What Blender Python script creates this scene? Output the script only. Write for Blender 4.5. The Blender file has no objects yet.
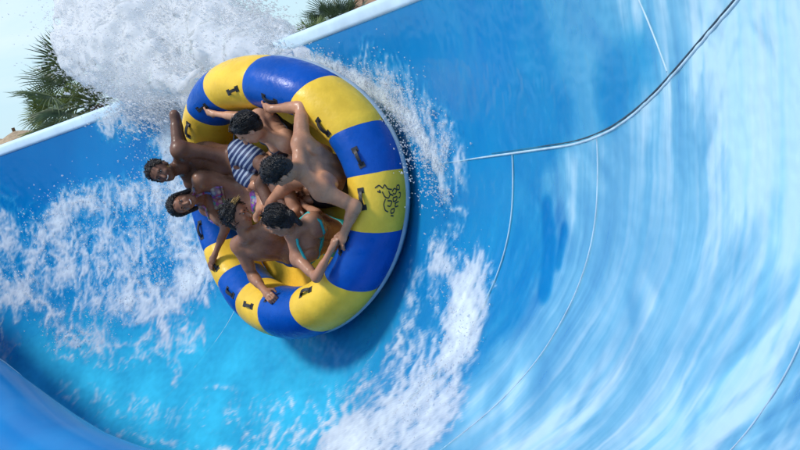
import bpy, bmesh, math, random
import numpy as np
from mathutils import Matrix, Vector

scene = bpy.context.scene
col = scene.collection
R_ = math.radians

# ------------------------------------------------------------------ camera
CAMZ = 8.0; LENS = 57.0; PITCH = R_(-8); ROLL = R_(19)
F = LENS / 36 * 800
RIGHT = np.array([1, 0, 0.]); UP = np.array([0, -math.sin(PITCH), math.cos(PITCH)])
FWD = np.array([0, math.cos(PITCH), math.sin(PITCH)])
CX = math.cos(ROLL) * RIGHT - math.sin(ROLL) * UP
CY = math.sin(ROLL) * RIGHT + math.cos(ROLL) * UP
CAM = np.array([0, 0, CAMZ])
cd = bpy.data.cameras.new('camera'); cam = bpy.data.objects.new('camera', cd); col.objects.link(cam)
cd.lens = LENS; cd.sensor_width = 36; cd.clip_start = 0.05; cd.clip_end = 2000
m = Matrix.Identity(4)
for i in range(3):
    m[i][0] = CX[i]; m[i][1] = CY[i]; m[i][2] = -FWD[i]; m[i][3] = CAM[i]
cam.matrix_world = m
scene.camera = cam

# ------------------------------------------------------------------ sky and sun
SUN = np.array([-0.54, -0.17, 0.82]); SUN /= np.linalg.norm(SUN)
world = bpy.data.worlds.new('World'); scene.world = world; world.use_nodes = True
wt = world.node_tree; wt.nodes.clear()
def wn(t, **k):
    n = wt.nodes.new(t)
    for a, b in k.items(): setattr(n, a, b)
    return n
sky = wn('ShaderNodeTexSky', sky_type='NISHITA', sun_disc=False,
         sun_elevation=math.asin(SUN[2]), sun_rotation=math.atan2(SUN[0], SUN[1]),
         air_density=1.0, dust_density=.25, ozone_density=1.0)
tc = wn('ShaderNodeTexCoord'); mp = wn('ShaderNodeMapping'); mp.inputs['Scale'].default_value = (1.2, 1.2, 4.5)
cn = wn('ShaderNodeTexNoise'); cn.inputs['Scale'].default_value = 1.7; cn.inputs['Detail'].default_value = 7; cn.inputs['Roughness'].default_value = .58
cr = wn('ShaderNodeMapRange'); cr.inputs[1].default_value = .48; cr.inputs[2].default_value = .78
cm = wn('ShaderNodeMixRGB'); cm.inputs[2].default_value = (4.4, 5.0, 5.4, 1)
bg = wn('ShaderNodeBackground'); bg.inputs[1].default_value = .148
wo = wn('ShaderNodeOutputWorld')
L = wt.links.new
L(tc.outputs['Generated'], mp.inputs[0]); L(mp.outputs[0], cn.inputs['Vector']); L(cn.outputs[0], cr.inputs[0])
# thin summer haze low over the horizon
sx = wn('ShaderNodeSeparateXYZ'); L(tc.outputs['Generated'], sx.inputs[0])
hz = wn('ShaderNodeMapRange', interpolation_type='SMOOTHSTEP'); hz.inputs[1].default_value = .0; hz.inputs[2].default_value = .38; hz.inputs[3].default_value = .85; hz.inputs[4].default_value = .0
L(sx.outputs[2], hz.inputs[0])
hm = wn('ShaderNodeMixRGB'); hm.inputs[2].default_value = (2.45, 3.7, 4.55, 1); L(hz.outputs[0], hm.inputs[0]); L(sky.outputs[0], hm.inputs[1])
L(cr.outputs[0], cm.inputs[0]); L(hm.outputs[0], cm.inputs[1]); L(cm.outputs[0], bg.inputs[0]); L(bg.outputs[0], wo.inputs[0])
sd = bpy.data.lights.new('sun', 'SUN'); so = bpy.data.objects.new('sun', sd); col.objects.link(so)
sd.energy = 2.0; sd.angle = R_(11); sd.color = (1, .95, .88)
so.rotation_euler = Vector(SUN).to_track_quat('Z', 'Y').to_euler(); so.location = (-20, 20, 40)
vs = scene.view_settings
vs.view_transform = 'Standard'; vs.look = 'None'; vs.exposure = 0.5; vs.gamma = 1; vs.use_curve_mapping = False
scene.cycles.max_bounces = 10; scene.cycles.transparent_max_bounces = 24; scene.cycles.use_denoising = True
scene.cycles.caustics_reflective = False; scene.cycles.caustics_refractive = False

# ------------------------------------------------------------------ helpers
def tag(o, label=None, cat=None, group=None, kind=None):
    if label: o['label'] = label
    if cat: o['category'] = cat
    if group: o['group'] = group
    if kind: o['kind'] = kind
    return o

def empty(name, loc=(0, 0, 0)):
    o = bpy.data.objects.new(name, None); col.objects.link(o); o.location = loc; o.empty_display_size = .2
    return o

def link(name, me, mat=None, parent=None, smooth=True):
    """one mesh object; vertices are world coordinates, the parent is an Empty without rotation"""
    if mat is not None and not me.materials: me.materials.append(mat)
    if smooth: me.polygons.foreach_set('use_smooth', [True] * len(me.polygons))
    o = bpy.data.objects.new(name, me); col.objects.link(o)
    if parent is not None:
        o.parent = parent
        off = Vector((0, 0, 0)); q = parent
        while q is not None: off += q.location; q = q.parent
        o.location = -off
    return o

def mesh(name, v, f, mat=None, parent=None, smooth=True):
    me = bpy.data.meshes.new(name)
    me.from_pydata(np.asarray(v, float).tolist(), [], [list(map(int, q)) for q in f]); me.update()
    return link(name, me, mat, parent, smooth)

def fast_mesh(name, v, f):
    """v (n,3), f (m,k) arrays -> mesh data"""
    me = bpy.data.meshes.new(name); v = np.ascontiguousarray(v, np.float32); f = np.ascontiguousarray(f, np.int32)
    me.vertices.add(len(v)); me.vertices.foreach_set('co', v.ravel())
    me.loops.add(f.size); me.loops.foreach_set('vertex_index', f.ravel())
    me.polygons.add(len(f)); me.polygons.foreach_set('loop_start', np.arange(len(f), dtype=np.int32) * f.shape[1])
    me.update(calc_edges=True); me.validate()
    return me

def grid_faces(nu, nv, close_v=False):
    i, j = np.meshgrid(np.arange(nu - 1), np.arange(nv if close_v else nv - 1), indexing='ij')
    j2 = (j + 1) % nv
    return np.stack([i * nv + j, (i + 1) * nv + j, (i + 1) * nv + j2, i * nv + j2], -1).reshape(-1, 4)

def tube_along(P, r, k=8, closed=False):
    P = np.asarray(P, float); n = len(P); r = np.broadcast_to(r, n)
    T = np.gradient(P, axis=0); T /= np.linalg.norm(T, axis=1)[:, None] + 1e-9
    ref = np.array([.3, .2, .93]); a = np.cross(T, ref); a /= np.linalg.norm(a, axis=1)[:, None]; b = np.cross(T, a)
    an = np.linspace(0, 2 * np.pi, k, endpoint=False)
    V = P[:, None] + r[:, None, None] * (np.cos(an)[None, :, None] * a[:, None] + np.sin(an)[None, :, None] * b[:, None])
    f = [list(q) for q in grid_faces(n, k, True)]
    f.append(list(range(k))[::-1]); f.append([(n - 1) * k + q for q in range(k)])
    return V.reshape(-1, 3), f

class MB:
    def __init__(self): self.v = []; self.f = []
    def add(self, v, f):
        o = len(self.v); self.v += [tuple(map(float, q)) for q in v]; self.f += [[int(i) + o for i in q] for q in f]; return self
    def box(self, c, ax, half):
        c = np.asarray(c, float); ax = np.asarray(ax, float)
        v = [c + sx * half[0] * ax[0] + sy * half[1] * ax[1] + sz * half[2] * ax[2] for sx in (-1, 1) for sy in (-1, 1) for sz in (-1, 1)]
        return self.add(v, [(0, 1, 3, 2), (4, 6, 7, 5), (0, 4, 5, 1), (2, 3, 7, 6), (0, 2, 6, 4), (1, 5, 7, 3)])
    def tube(self, P, r, k=8): return self.add(*tube_along(P, r, k))
    def build(self, name, mat, parent=None, smooth=True): return mesh(name, self.v, self.f, mat, parent, smooth)

# vectorised gradient noise
_rng = np.random.default_rng(7); _perm = _rng.permutation(256); _perm = np.concatenate([_perm, _perm, _perm])
_gr = _rng.normal(size=(256, 3)); _gr /= np.linalg.norm(_gr, axis=1)[:, None]
def pnoise(P):
    P = np.asarray(P, float); i = np.floor(P).astype(int); f = P - i; i &= 255; u = f * f * f * (f * (f * 6 - 15) + 10)
    out = 0
    for dx in (0, 1):
        for dy in (0, 1):
            for dz in (0, 1):
                h = _perm[_perm[_perm[i[..., 0] + dx] + i[..., 1] + dy] + i[..., 2] + dz] & 255
                g = (_gr[h] * (f - np.array([dx, dy, dz]))).sum(-1)
                w = (u[..., 0] if dx else 1 - u[..., 0]) * (u[..., 1] if dy else 1 - u[..., 1]) * (u[..., 2] if dz else 1 - u[..., 2])
                out = out + w * g
    return out
def fbm(P, o=4):
    s = 0; a = 1
    for k in range(o): s = s + a * pnoise(P * 2 ** k + 17.3 * k); a *= .5
    return s
def sstep(a, b, x):
    t = np.clip((x - a) / (b - a), 0, 1); return t * t * (3 - 2 * t)

# ------------------------------------------------------------------ materials
class NT:
    def __init__(self, name):
        self.m = bpy.data.materials.new(name); self.m.use_nodes = True; self.t = self.m.node_tree
        self.t.nodes.clear(); self.out = self.n('ShaderNodeOutputMaterial')
    def n(self, t, inp=None, **k):
        n = self.t.nodes.new(t)
        for a, b in k.items(): setattr(n, a, b)
        for a, b in (inp or {}).items():
            if isinstance(b, bpy.types.NodeSocket): self.t.links.new(b, n.inputs[a])
            else: n.inputs[a].default_value = b
        return n
    def l(self, a, b): self.t.links.new(a, b)
    def math(self, op, a, b=0.0, c=None):
        n = self.n('ShaderNodeMath', operation=op)
        for i, x in enumerate((a, b, c)):
            if x is None: continue
            if isinstance(x, bpy.types.NodeSocket): self.l(x, n.inputs[i])
            else: n.inputs[i].default_value = x
        return n.outputs[0]
    def mix(self, f, a, b):
        n = self.n('ShaderNodeMixRGB')
        for i, x in enumerate((f, a, b)):
            if isinstance(x, bpy.types.NodeSocket): self.l(x, n.inputs[i])
            else: n.inputs[i].default_value = x if i == 0 else (*x, 1)
        return n.outputs[0]
    def ramp(self, x, a, b, lo=0., hi=1.):
        n = self.n('ShaderNodeMapRange', {0: x, 1: a, 2: b, 3: lo, 4: hi}, interpolation_type='SMOOTHSTEP'); return n.outputs[0]
    def noise(self, vec, scale, detail=3, rough=.5, dist=0.):
        n = self.n('ShaderNodeTexNoise', {'Scale': scale, 'Detail': detail, 'Roughness': rough, 'Distortion': dist})
        if vec is not None: self.l(vec, n.inputs['Vector'])
        return n.outputs[0]
    def bump(self, h, strength=.3, dist=.01, normal=None):
        n = self.n('ShaderNodeBump', {'Height': h, 'Strength': strength, 'Distance': dist})
        if normal is not None: self.l(normal, n.inputs['Normal'])
        return n.outputs[0]
    def pbsdf(self, **k):
        n = self.n('ShaderNodeBsdfPrincipled')
        for a, b in k.items():
            a = a.replace('_', ' ')
            if isinstance(b, bpy.types.NodeSocket): self.l(b, n.inputs[a])
            else: n.inputs[a].default_value = (*b, 1) if isinstance(b, tuple) and len(b) == 3 else b
        return n
    def done(self, sh): self.l(sh.outputs[0] if hasattr(sh, 'outputs') else sh, self.out.inputs[0]); return self.m

def simple(name, c, rough=.5, var=.12, scale=6., bump=0., coat=0., spec=.5):
    t = NT(name); tcn = t.n('ShaderNodeTexCoord').outputs['Object']
    nz = t.noise(tcn, scale, 5, .6)
    cc = t.mix(t.ramp(nz, .3, .7), tuple(x * (1 - var) for x in c), tuple(min(1, x * (1 + var)) for x in c))
    k = dict(Base_Color=cc, Roughness=t.ramp(t.noise(tcn, scale * 2.3, 3), .3, .7, rough * .8, min(1, rough * 1.2)), Coat_Weight=coat, Coat_Roughness=.06, Specular_IOR_Level=spec)
    if bump: k['Normal'] = t.bump(t.noise(tcn, scale * 5, 4), bump, .01)
    return t.done(t.pbsdf(**k))

# ------------------------------------------------------------------ slide geometry: a bowl-shaped half pipe
SC = np.array([-11.2, 3.57]); SR = 13.0; RHO = 5.0; SZ = CAMZ + .63; T0 = math.asin(.38 / 5)
def rad_of(phi):        # the wall opens out behind the viewer
    d = np.degrees(phi); return SR + 2.5 * sstep(2, -45, d)
def surf(phi, s, off=0.):
    phi = np.asarray(phi, float); s = np.asarray(s, float); t = T0 + s / RHO
    rr = rad_of(phi) - RHO + (RHO - off) * np.cos(t); z = SZ - (RHO - off) * np.sin(t)
    return np.stack(np.broadcast_arrays(SC[0] + rr * np.cos(phi), SC[1] + rr * np.sin(phi), z), -1)
def nrm(phi, s):
    t = T0 + s / RHO; return np.array([-math.cos(t) * math.cos(phi), -math.cos(t) * math.sin(phi), math.sin(t)])
def ray(px, py): return (px - 400) / F * CX + (225 - py) / F * CY + FWD
def hit(px, py):
    """where the line of sight through a photo point meets the slide wall: (phi in degrees, s)"""
    d = ray(px, py); ts = np.linspace(2, 25, 8001); P = CAM + ts[:, None] * d
    q = P[:, :2] - SC; r = np.hypot(q[:, 0], q[:, 1]); z = P[:, 2]
    g = np.where((r > SR - RHO) & (z < SZ), np.hypot(r - (SR - RHO), z - SZ) - RHO, np.where(z >= SZ, r - SR, SZ - RHO - z))
    p = P[np.argmax(g > 0)]; q = p[:2] - SC
    return math.degrees(math.atan2(q[1], q[0])), (math.atan2(SZ - p[2], math.hypot(*q) - (SR - RHO)) - T0) * RHO
def far(px, py, d): return CAM + ray(px, py) * d
_gs = np.array([-1, 1.15, 1.46, 1.79, 2.09, 2.58, 3.0, 3.6, 5, 9]); _gv = np.array([0, 0., -.15, .15, 1.0, 3.1, 6.1, 10.5, 20, 40])
_fs = np.linspace(-1, 9, 400); _fv = np.interp(_fs, _gs, _gv); _fv = np.convolve(np.pad(_fv, 12, 'edge'), np.ones(25) / 25, 'valid')
def slant(s): return np.interp(s, _fs, _fv)                       # degrees: how the joints lean along the flow
_rs = np.array([-60, 0, 4, 7.36, 10.1, 12.24, 15.0, 19.2, 24.5, 110]); _rv = np.array([.05, .10, .30, .56, .80, 1.0, 1.14, 1.17, 1.19, 1.25])
_qs = np.linspace(-60, 110, 800); _qv = np.interp(_qs, _rs, _rv); _qv = np.convolve(np.pad(_qv, 7, 'edge'), np.ones(15) / 15, 'valid')
def ring(d): return np.interp(d, _qs, _qv)                        # s of the long level joint at angle d (degrees)
SMAX = 7.3

# ------------------------------------------------------------------ ground
gt = NT('ground_paving'); gv = gt.n('ShaderNodeTexCoord').outputs['Object']
gt.done(gt.pbsdf(Base_Color=gt.mix(gt.ramp(gt.noise(gv, .08, 6, .6), .35, .65), (.33, .27, .2), (.2, .22, .12)), Roughness=.9,
                 Normal=gt.bump(gt.noise(gv, 3, 6, .7), .4, .05)))
g = 1200; tag(mesh('ground', [(-g, -g, 0), (g, -g, 0), (g, g, 0), (-g, g, 0)], [(0, 1, 2, 3)], gt.m, None, False), kind='structure')

# ------------------------------------------------------------------ water slide
def gelcoat(name, c1, c2, rough=.22):
    t = NT(name); v = t.n('ShaderNodeTexCoord').outputs['Object']
    c = t.mix(t.ramp(t.noise(v, .6, 5, .6), .33, .67), c1, c2)
    return t.done(t.pbsdf(Base_Color=c, Roughness=rough, Specular_IOR_Level=.05))
M_gel = gelcoat('blue_gelcoat', (.0001, .150, .42), (.0003, .198, .49))
M_lip = simple('pale_lip', (.60, .77, .88), .5, .12, 2., .1)
M_joint = simple('joint_sealant', (.45, .62, .72), .45, .15, 9.)
M_edge = simple('joint_groove', (.03, .06, .09), .7, .2, 5.)

slide = tag(empty('water_slide', (SC[0] + SR * math.cos(R_(32)), SC[1] + SR * math.sin(R_(32)), 3.5)),
            'tall curved blue fibreglass water slide wall with pale rim and panel joints', 'water slide')

def uv_grid(me, U, V):
    uvl = me.uv_layers.new(name='uv'); li = np.empty(len(me.loops), np.int32); me.loops.foreach_get('vertex_index', li)
    a = np.stack([U.ravel()[li], V.ravel()[li]], -1).astype(np.float32); uvl.data.foreach_set('uv', a.ravel())

def panel(PH, S):
    """curved shell panel from angle grid (degrees) and s grid, with turned-back edges"""
    nu, nv = PH.shape; P = surf(np.radians(PH), S); E = surf(np.radians(PH), S, -.045)
    lp = [(i, 0) for i in range(nu)] + [(nu - 1, j) for j in range(1, nv)] + [(i, nv - 1) for i in range(nu - 2, -1, -1)] + [(0, j) for j in range(nv - 2, 0, -1)]
    I = np.array([i for i, _ in lp]); J = np.array([j for _, j in lp]); k = len(lp); b = nu * nv
    v = np.concatenate([P.reshape(-1, 3), P[I, J], E[I, J]])
    f = np.concatenate([grid_faces(nu, nv), np.stack([b + np.arange(k), b + (np.arange(k) + 1) % k, b + k + (np.arange(k) + 1) % k, b + k + np.arange(k)], -1)])
    me = fast_mesh('panel', v, f)
    U = np.concatenate([np.radians(PH - slant(S)).ravel() * SR, np.radians(PH[I, J]) * SR, np.radians(PH[I, J]) * SR]); V = np.concatenate([S.ravel(), S[I, J], S[I, J]])
    uv_grid(me, U, V)
    o = link('panel', me, M_gel, slide)
    return o
GAP = .35 / SR * .03            # half a joint, kept in degrees below
gd = .045                       # degrees, about 10 mm
JG = lambda a: np.interp(a, [12, 25], [.012, .0008])     # the long joint closes up to a hairline
low = [-38, -20, -6, 3.9, 14.6, 19.7, 37.9, 64, 88, 105]
upp = [-38, -14, 11.2, 62, 88, 105]
for a, b in zip(low[:-1], low[1:]):
    u = np.linspace(a + gd, b - gd, max(8, int((b - a) * 2.2))); w = np.linspace(0, 1, 46)
    A = np.repeat(u[:, None], 46, 1); top = ring(A) + JG(A); S = top + (SMAX - top) * w[None]
    panel(A + slant(S), S)
def upslant(s): return -2.78 * (s - .64)
for a, b in zip(upp[:-1], upp[1:]):
    u = np.linspace(a + gd, b - gd, max(8, int((b - a) * 2.2))); w = np.linspace(0, 1, 12)
    A = np.repeat(u[:, None], 12, 1); bot = ring(A) - JG(A); S = .0 + bot * w[None]
    panel(A + upslant(S) * (bot > .3), S)
# dark bead painted in for the long groove's shade, pale sealant beads on joints
def bead(name, ph, s, r, off, mat):
    P = surf(np.radians(ph), s, off); V, f = tube_along(P, r, 7)
    return mesh(name, V, f, mat, slide)
d = np.linspace(-38, 25.5, 160); bead('joint_bead', d, ring(d) + .014, np.clip(.0085 + .002 * (14 - d) / 10, .005, .011) * np.clip((26 - d) / 5, .35, 1), .005, M_joint)
d = np.linspace(-38, 21, 150); bead('groove_shade', d, ring(d) - .004, .007 * np.clip((22 - d) / 9, .25, 1), .004, M_edge)
for a in low[1:-1]:
    s = np.linspace(float(ring(a)) + .01, 5.5, 90)
    wd = .0055 if a < 30 else .004
    bead('joint_bead', a + slant(s), s, wd, .006 if a < 30 else .002, M_joint)
for a in upp[1:-1]:
    s = np.linspace(0., max(.05, float(ring(a - .55)) - .03), 24); bead('joint_bead', a + upslant(s), s, .006, .005, M_joint)
# rolled rim: flange that caps the top edge
d = np.radians(np.linspace(-38, 105, 260)); prof = [(.0, -.062), (-.012, -.058), (-.014, -.03), (-.010, .02), (-.002, .046), (.02, .058), (.10, .062), (.17, .05), (.18, -.05), (.03, -.066)]
V = []
for a in d:
    rr = rad_of(a) - RHO + RHO * math.cos(T0)
    for o_, z_ in prof: V.append((SC[0] + (rr + o_) * math.cos(a), SC[1] + (rr + o_) * math.sin(a), CAMZ + .25 + z_))
mesh('rim', V, grid_faces(len(d), len(prof), True), M_lip, slide)

# inner bank of the channel, the low rounded side the viewer looks across
ctrl = [far(-260, 130, 16), far(-120, 300, 12), far(0, 398, 9.2), far(40, 426, 8.0), far(100, 452, 6.9), far(200, 470, 5.8), far(310, 486, 4.9), far(430, 530, 4.0), far(520, 610, 3.3), far(560, 800, 2.6)]
ctrl = np.array(ctrl); tt = np.arange(len(ctrl)); ti = np.linspace(0, len(ctrl) - 1, 220)
crest = np.stack([np.interp(ti, tt, ctrl[:, i]) for i in range(3)], -1)
for _ in range(60): crest[1:-1] = (crest[:-2] + crest[1:-1] * 2 + crest[2:]) / 4
tn = np.gradient(crest, axis=0)[:, :2]; tn /= np.linalg.norm(tn, axis=1)[:, None]; outw = np.stack([-tn[:, 1], tn[:, 0]], -1)
outw *= np.sign((outw * np.array([.8, .6])).sum(-1))[:, None]
bp = np.array([(1.25, -3.2), (1.05, -2.2), (.82, -1.2), (.58, -.52), (.36, -.18), (.16, -.03), (0, 0), (-.16, -.03), (-.32, -.14), (-.5, -.36), (-.68, -.72), (-.85, -1.2), (-1.0, -1.9), (-1.1, -3.0)])
bi = np.linspace(0, len(bp) - 1, 46); bp = np.stack([np.interp(bi, np.arange(len(bp)), bp[:, i]) for i in range(2)], -1)
for _ in range(6): bp[1:-1] = (bp[:-2] + 2 * bp[1:-1] + bp[2:]) / 4
V = np.concatenate([(crest[:, None, :2] + outw[:, None] * bp[None, :, :1]), crest[:, None, 2:] + bp[None, :, 1:]], -1)
me = fast_mesh('bank_panel', V.reshape(-1, 3), grid_faces(220, 46))
arc = np.cumsum(np.r_[0, np.linalg.norm(np.diff(crest, axis=0), axis=1)])
uv_grid(me, np.repeat(arc[:, None], 46, 1), np.repeat(bp[None, :, 0], 220, 0)); link('bank_panel', me, M_gel, slide)
# its joint
ii = [int(np.argmin(np.linalg.norm(crest - far(-60, 318, 10.5), axis=1)))]
j = np.arange(8, 40); mesh('joint_bead', *tube_along(V[ii[0], j] + np.array([0, 0, .004]), .008, 7), M_joint, slide)

# ------------------------------------------------------------------ water film with foam on the wall
def dist_poly(X, poly):
    best = np.full(X.shape[:-1], 1e9)
    for a, b in zip(poly[:-1], poly[1:]):
        ab = b - a; t = np.clip(((X - a) @ ab) / (ab @ ab + 1e-9), 0, 1)
        best = np.minimum(best, np.linalg.norm(X - a - t[..., None] * ab, axis=-1))
    return best
def on_wall(pts): return np.array([(R_(h[0]) * SR, h[1]) for h in (hit(*p) for p in pts)])
NU, NV = 1220, 320
_q = np.linspace(0, 1, NU); du = -4 + 71 * (.45 * _q + .55 * _q ** 1.6); sv = np.linspace(.03, 5.0, NV)
PHq, Sq = np.meshgrid(du, sv, indexing='ij'); PHI = PHq + slant(Sq)
X = np.stack([np.radians(PHI) * SR, Sq], -1); U = np.radians(PHq) * SR; D = PHq
def n2(a, b, k, o): return fbm(np.stack([a, b, np.full_like(a, k)], -1), o)
# foam lines: where the raft has churned the water, (points seen, half width in metres, strength)
foam_lines = [
    ([(438, 258), (462, 290), (476, 320)], .26, .62), ([(472, 300), (452, 355), (410, 415), (330, 458)], .44, .80), ([(440, 272), (428, 330), (400, 372)], .24, .46), ([(452, 395), (400, 458)], .35, .78),
    ([(415, 290), (395, 360), (330, 425)], .36, .44), ([(250, 440), (330, 430), (400, 400)], .3, .36),
    ([(312, 60), (370, 86), (412, 120), (436, 160), (448, 195)], .12, .78), ([(372, 82), (425, 120), (452, 170)], .40, .54), ([(440, 170), (462, 215), (440, 250)], .22, .36),
    ([(15, 310), (40, 240), (72, 205), (130, 195), (212, 200)], .28, .60), ([(40, 262), (120, 252), (208, 236)], .75, .53), ([(10, 262), (35, 300), (75, 335), (115, 326)], .30, .52),
    ([(90, 305), (165, 298), (208, 262)], .46, .62), ([(160, 318), (172, 348), (178, 378)], .14, .56), ([(0, 235), (0, 330)], .6, .55), ([(60, 340), (130, 350), (200, 330)], .34, .42), ([(60, 395), (150, 418), (260, 412), (340, 400)], .34, .31),
    ([(208, 95), (180, 130), (160, 190), (182, 240)], .40, .72), ([(110, 118), (190, 104)], .30, .62), ([(203, 240), (208, 300)], .14, .56),
    ([(20, 398), (100, 432), (200, 452), (300, 452)], .08, .40), ([(205, 386), (236, 389)], .05, .42)]
foam = np.zeros_like(Sq)
for pts, w, k in foam_lines:
    d_ = dist_poly(X, on_wall(pts)); foam = np.maximum(foam, k * (1 - sstep(.05, 1.5, d_ / w)))
wx = n2(X[..., 0] * 1.7, X[..., 1] * 1.7, 1., 4); wy = n2(X[..., 0] * 1.7, X[..., 1] * 1.7, 7., 4)
fx = X[..., 0] + .22 * wx; fy = X[..., 1] + .22 * wy
def ridged(f, k):
    s_ = 0; a_ = 1; tot = 0
    for o in range(4):
        s_ = s_ + a_ * (1 - np.abs(pnoise(np.stack([fx * f * 2 ** o, fy * f * 2 ** o, np.full_like(fx, k + o * 3.1)], -1))) * 2.2); tot += a_; a_ *= .62
    return s_ / tot
lace = ridged(4.2, 11.)
grain = n2(X[..., 0] * 22, X[..., 1] * 22, 21., 3)
drag = n2(U * 9 + .8 * wx, Sq * 1.6, 23., 4)                              # foam drawn out along the flow
val = foam * (1 + .5 * wx) + .85 * (lace - .62) * (1.15 - .8 * foam) + .16 * grain + .20 * drag * (.4 + foam) * sstep(34, 24, D)
fa = .46 * sstep(.10, .72, val) + .48 * sstep(.46, 1.2, val); fa = fa * sstep(.04, .34, foam)
edge_n = 2.0 * n2(U * .7, Sq * 1.6, 3., 5) + .5 * n2(U * 5, Sq * .7, 4., 3)
film = np.interp(D + edge_n, [-4, 4, 9, 13, 16.0, 16.8, 17.8, 21, 26, 34, 60], [.80, .80, .75, .66, .58, .50, .26, .21, .13, .05, .01])
film = film * np.where(Sq < ring(PHI), np.interp(PHI + 2.5 * edge_n, [3, 7, 10, 13, 18, 24], [1, 1, .88, .7, .8, .9]), 1)
for pts, w, k in (([(547, 208), (551, 245), (546, 288)], .085, .8), ([(566, 230), (560, 262)], .05, .6), ([(610, 95), (640, 60)], .22, .5)):
    film = film * (1 - k * (1 - sstep(.3, 1.3, dist_poly(X, on_wall(pts)) / w + .5 * wx)))
wob = .10 * n2(U * .8, Sq * .8, 41., 3)
sU = U + wob
patch = n2(X[..., 0] * .55 + .3 * wx, X[..., 1] * .8 + .3 * wy, 37., 5)
dx = sU + .10 * patch
brush = n2(dx * 1.1, Sq * .42, 31., 5); fine = n2(dx * 6.5, Sq * .6, 33., 4); hair = n2(dx * 22, Sq * 1.0, 35., 3)
def turned(deg, f, g, k, o):
    c_, s_ = math.cos(R_(deg)), math.sin(R_(deg)); return n2((U * c_ + Sq * s_) * f + .15 * wx, (-U * s_ + Sq * c_) * g, k, o)
smear = turned(32, 4.5, .5, 71., 4) * sstep(-.05, .3, n2(U * .9, Sq * .9, 73., 2)) + turned(-38, 5.5, .6, 75., 4) * sstep(-.02, .3, n2(U * .8, Sq * .8, 77., 2)) + .8 * turned(60, 5., .5, 79., 3) * sstep(.02, .3, n2(U, Sq, 81., 2))
st = .50 * smear + .50 * brush + .55 * patch + (.34 * fine + .15 * hair) * np.clip(.6 + 1.6 * n2(X[..., 0] * .8, X[..., 1] * .8, 39., 3), .1, 1.3)
pale = np.clip(film * (1 + .85 * st) + .18 * st * sstep(.1, .3, film), 0, .92)
milk = sstep(.46, 1.12, pale + .34 * fine + .12 * hair)            # aerated threads run nearly white
pale = np.maximum(pale, (.76 + .36 * n2(X[..., 0] * 1.5, X[..., 1] * 2.4, 51., 6) + .12 * n2(X[..., 0] * 11, X[..., 1] * 16, 53., 3)) * sstep(1.2, 2.9, Sq) * sstep(22, 32, PHI))  # aerated film low on the left, with the wall's brighter light painted in
alpha = np.maximum(np.clip(pale, 0, 1) * .92, fa * .95)
lift = .007 + .012 * foam * np.clip(.5 + .8 * lace - .3, 0, 1.2) + .007 * fa + .004 * (n2(U * 3.2, Sq * .9, 61., 3) + .5 * n2(X[..., 0] * 7, X[..., 1] * 5, 63., 2)) + .002 * st + .003 * n2(X[..., 0] * 12, X[..., 1] * 15, 65., 2)
lift = np.maximum(lift, .004)
me = fast_mesh('water_film', surf(np.radians(PHI), Sq, lift).reshape(-1, 3), grid_faces(NU, NV))
for nm, a in (('cover', alpha), ('foam', np.maximum(sstep(.15, .6, fa), np.clip(.27 * sstep(.15, .7, film) + .40 * milk * sstep(.1, .5, film), 0, .8)))):
    at = me.attributes.new(nm, 'FLOAT', 'POINT'); at.data.foreach_set('value', a.ravel().astype(np.float32))
t = NT('running_water')
al = t.n('ShaderNodeAttribute', attribute_name='cover').outputs['Fac']; fo = t.n('ShaderNodeAttribute', attribute_name='foam').outputs['Fac']
ccol = t.mix(fo, (.05, .60, .88), (.85, .95, .965))
dif = t.n('ShaderNodeBsdfDiffuse', {'Color': ccol})
clear = t.n('ShaderNodeBsdfTransparent', {'Color': (.97, .99, 1, 1)})
a_ = t.n('ShaderNodeMixShader', {0: al, 1: clear.outputs[0], 2: dif.outputs[0]})
gl = t.n('ShaderNodeBsdfGlossy', {'Roughness': .14, 'Color': (1, 1, 1, 1)})
fr = t.n('ShaderNodeLayerWeight', {'Blend': .5})
M_water = t.done(t.n('ShaderNodeMixShader', {0: t.math('ADD', t.math('MULTIPLY', t.math('POWER', fr.outputs[1], 4.), .30), .010), 1: a_.outputs[0], 2: gl.outputs[0]}))
tag(link('water_film', me, M_water), 'thin sheet of white streaked water and lacy foam running down the blue wall', 'water', kind='stuff')

# ------------------------------------------------------------------ raft
RV = dict(ph=R_(32.184), s=1.308, Ro=1.24, tl=-.073, tn=.127, h=.239, a=.208, l=.378, ec=.09, es=-.037, bend=-.139, ba=.215)
_n = nrm(RV['ph'], RV['s']); _d = np.array([-math.sin(RV['ph']), math.cos(RV['ph']), 0]); _b = np.cross(_n, _d)
RN = _n + RV['tl'] * _d + RV['tn'] * _b; RN /= np.linalg.norm(RN)
RE1 = _d - (_d @ RN) * RN; RE1 /= np.linalg.norm(RE1); RE2 = np.cross(RN, RE1)
RO = surf(RV['ph'], RV['s']) + _n * RV['l']
def rw(P): P = np.asarray(P, float); return RO + P[..., :1] * RE1 + P[..., 1:2] * RE2 + P[..., 2:3] * RN     # raft axes -> world
def sag(x, y): w = x * math.cos(RV['ba']) + y * math.sin(RV['ba']); return RV['bend'] * w * w              # the raft flexes over the curved wall
def tube_pt(a, b, k=1.0, kh=None):
    """a: angle round the ring, b: angle round the tube, k scales the tube"""
    a = np.asarray(a, float); b = np.asarray(b, float); kh = k if kh is None else kh
    R = RV['Ro'] * (1 + RV['ec'] * np.cos(2 * a) + RV['es'] * np.sin(2 * a))
    sq = 1 - .17 * np.exp(-((np.degrees(a) - 178) / 42) ** 2)                # pressed flatter where it takes the load
    ta = RV['a'] * sq; th = RV['h'] * sq
    rad = R - ta + ta * k * np.cos(b); z = th + th * kh * np.sin(b)
    x = rad * np.cos(a); y = rad * np.sin(a); return np.stack([x, y, z + sag(x, y)], -1)
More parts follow.
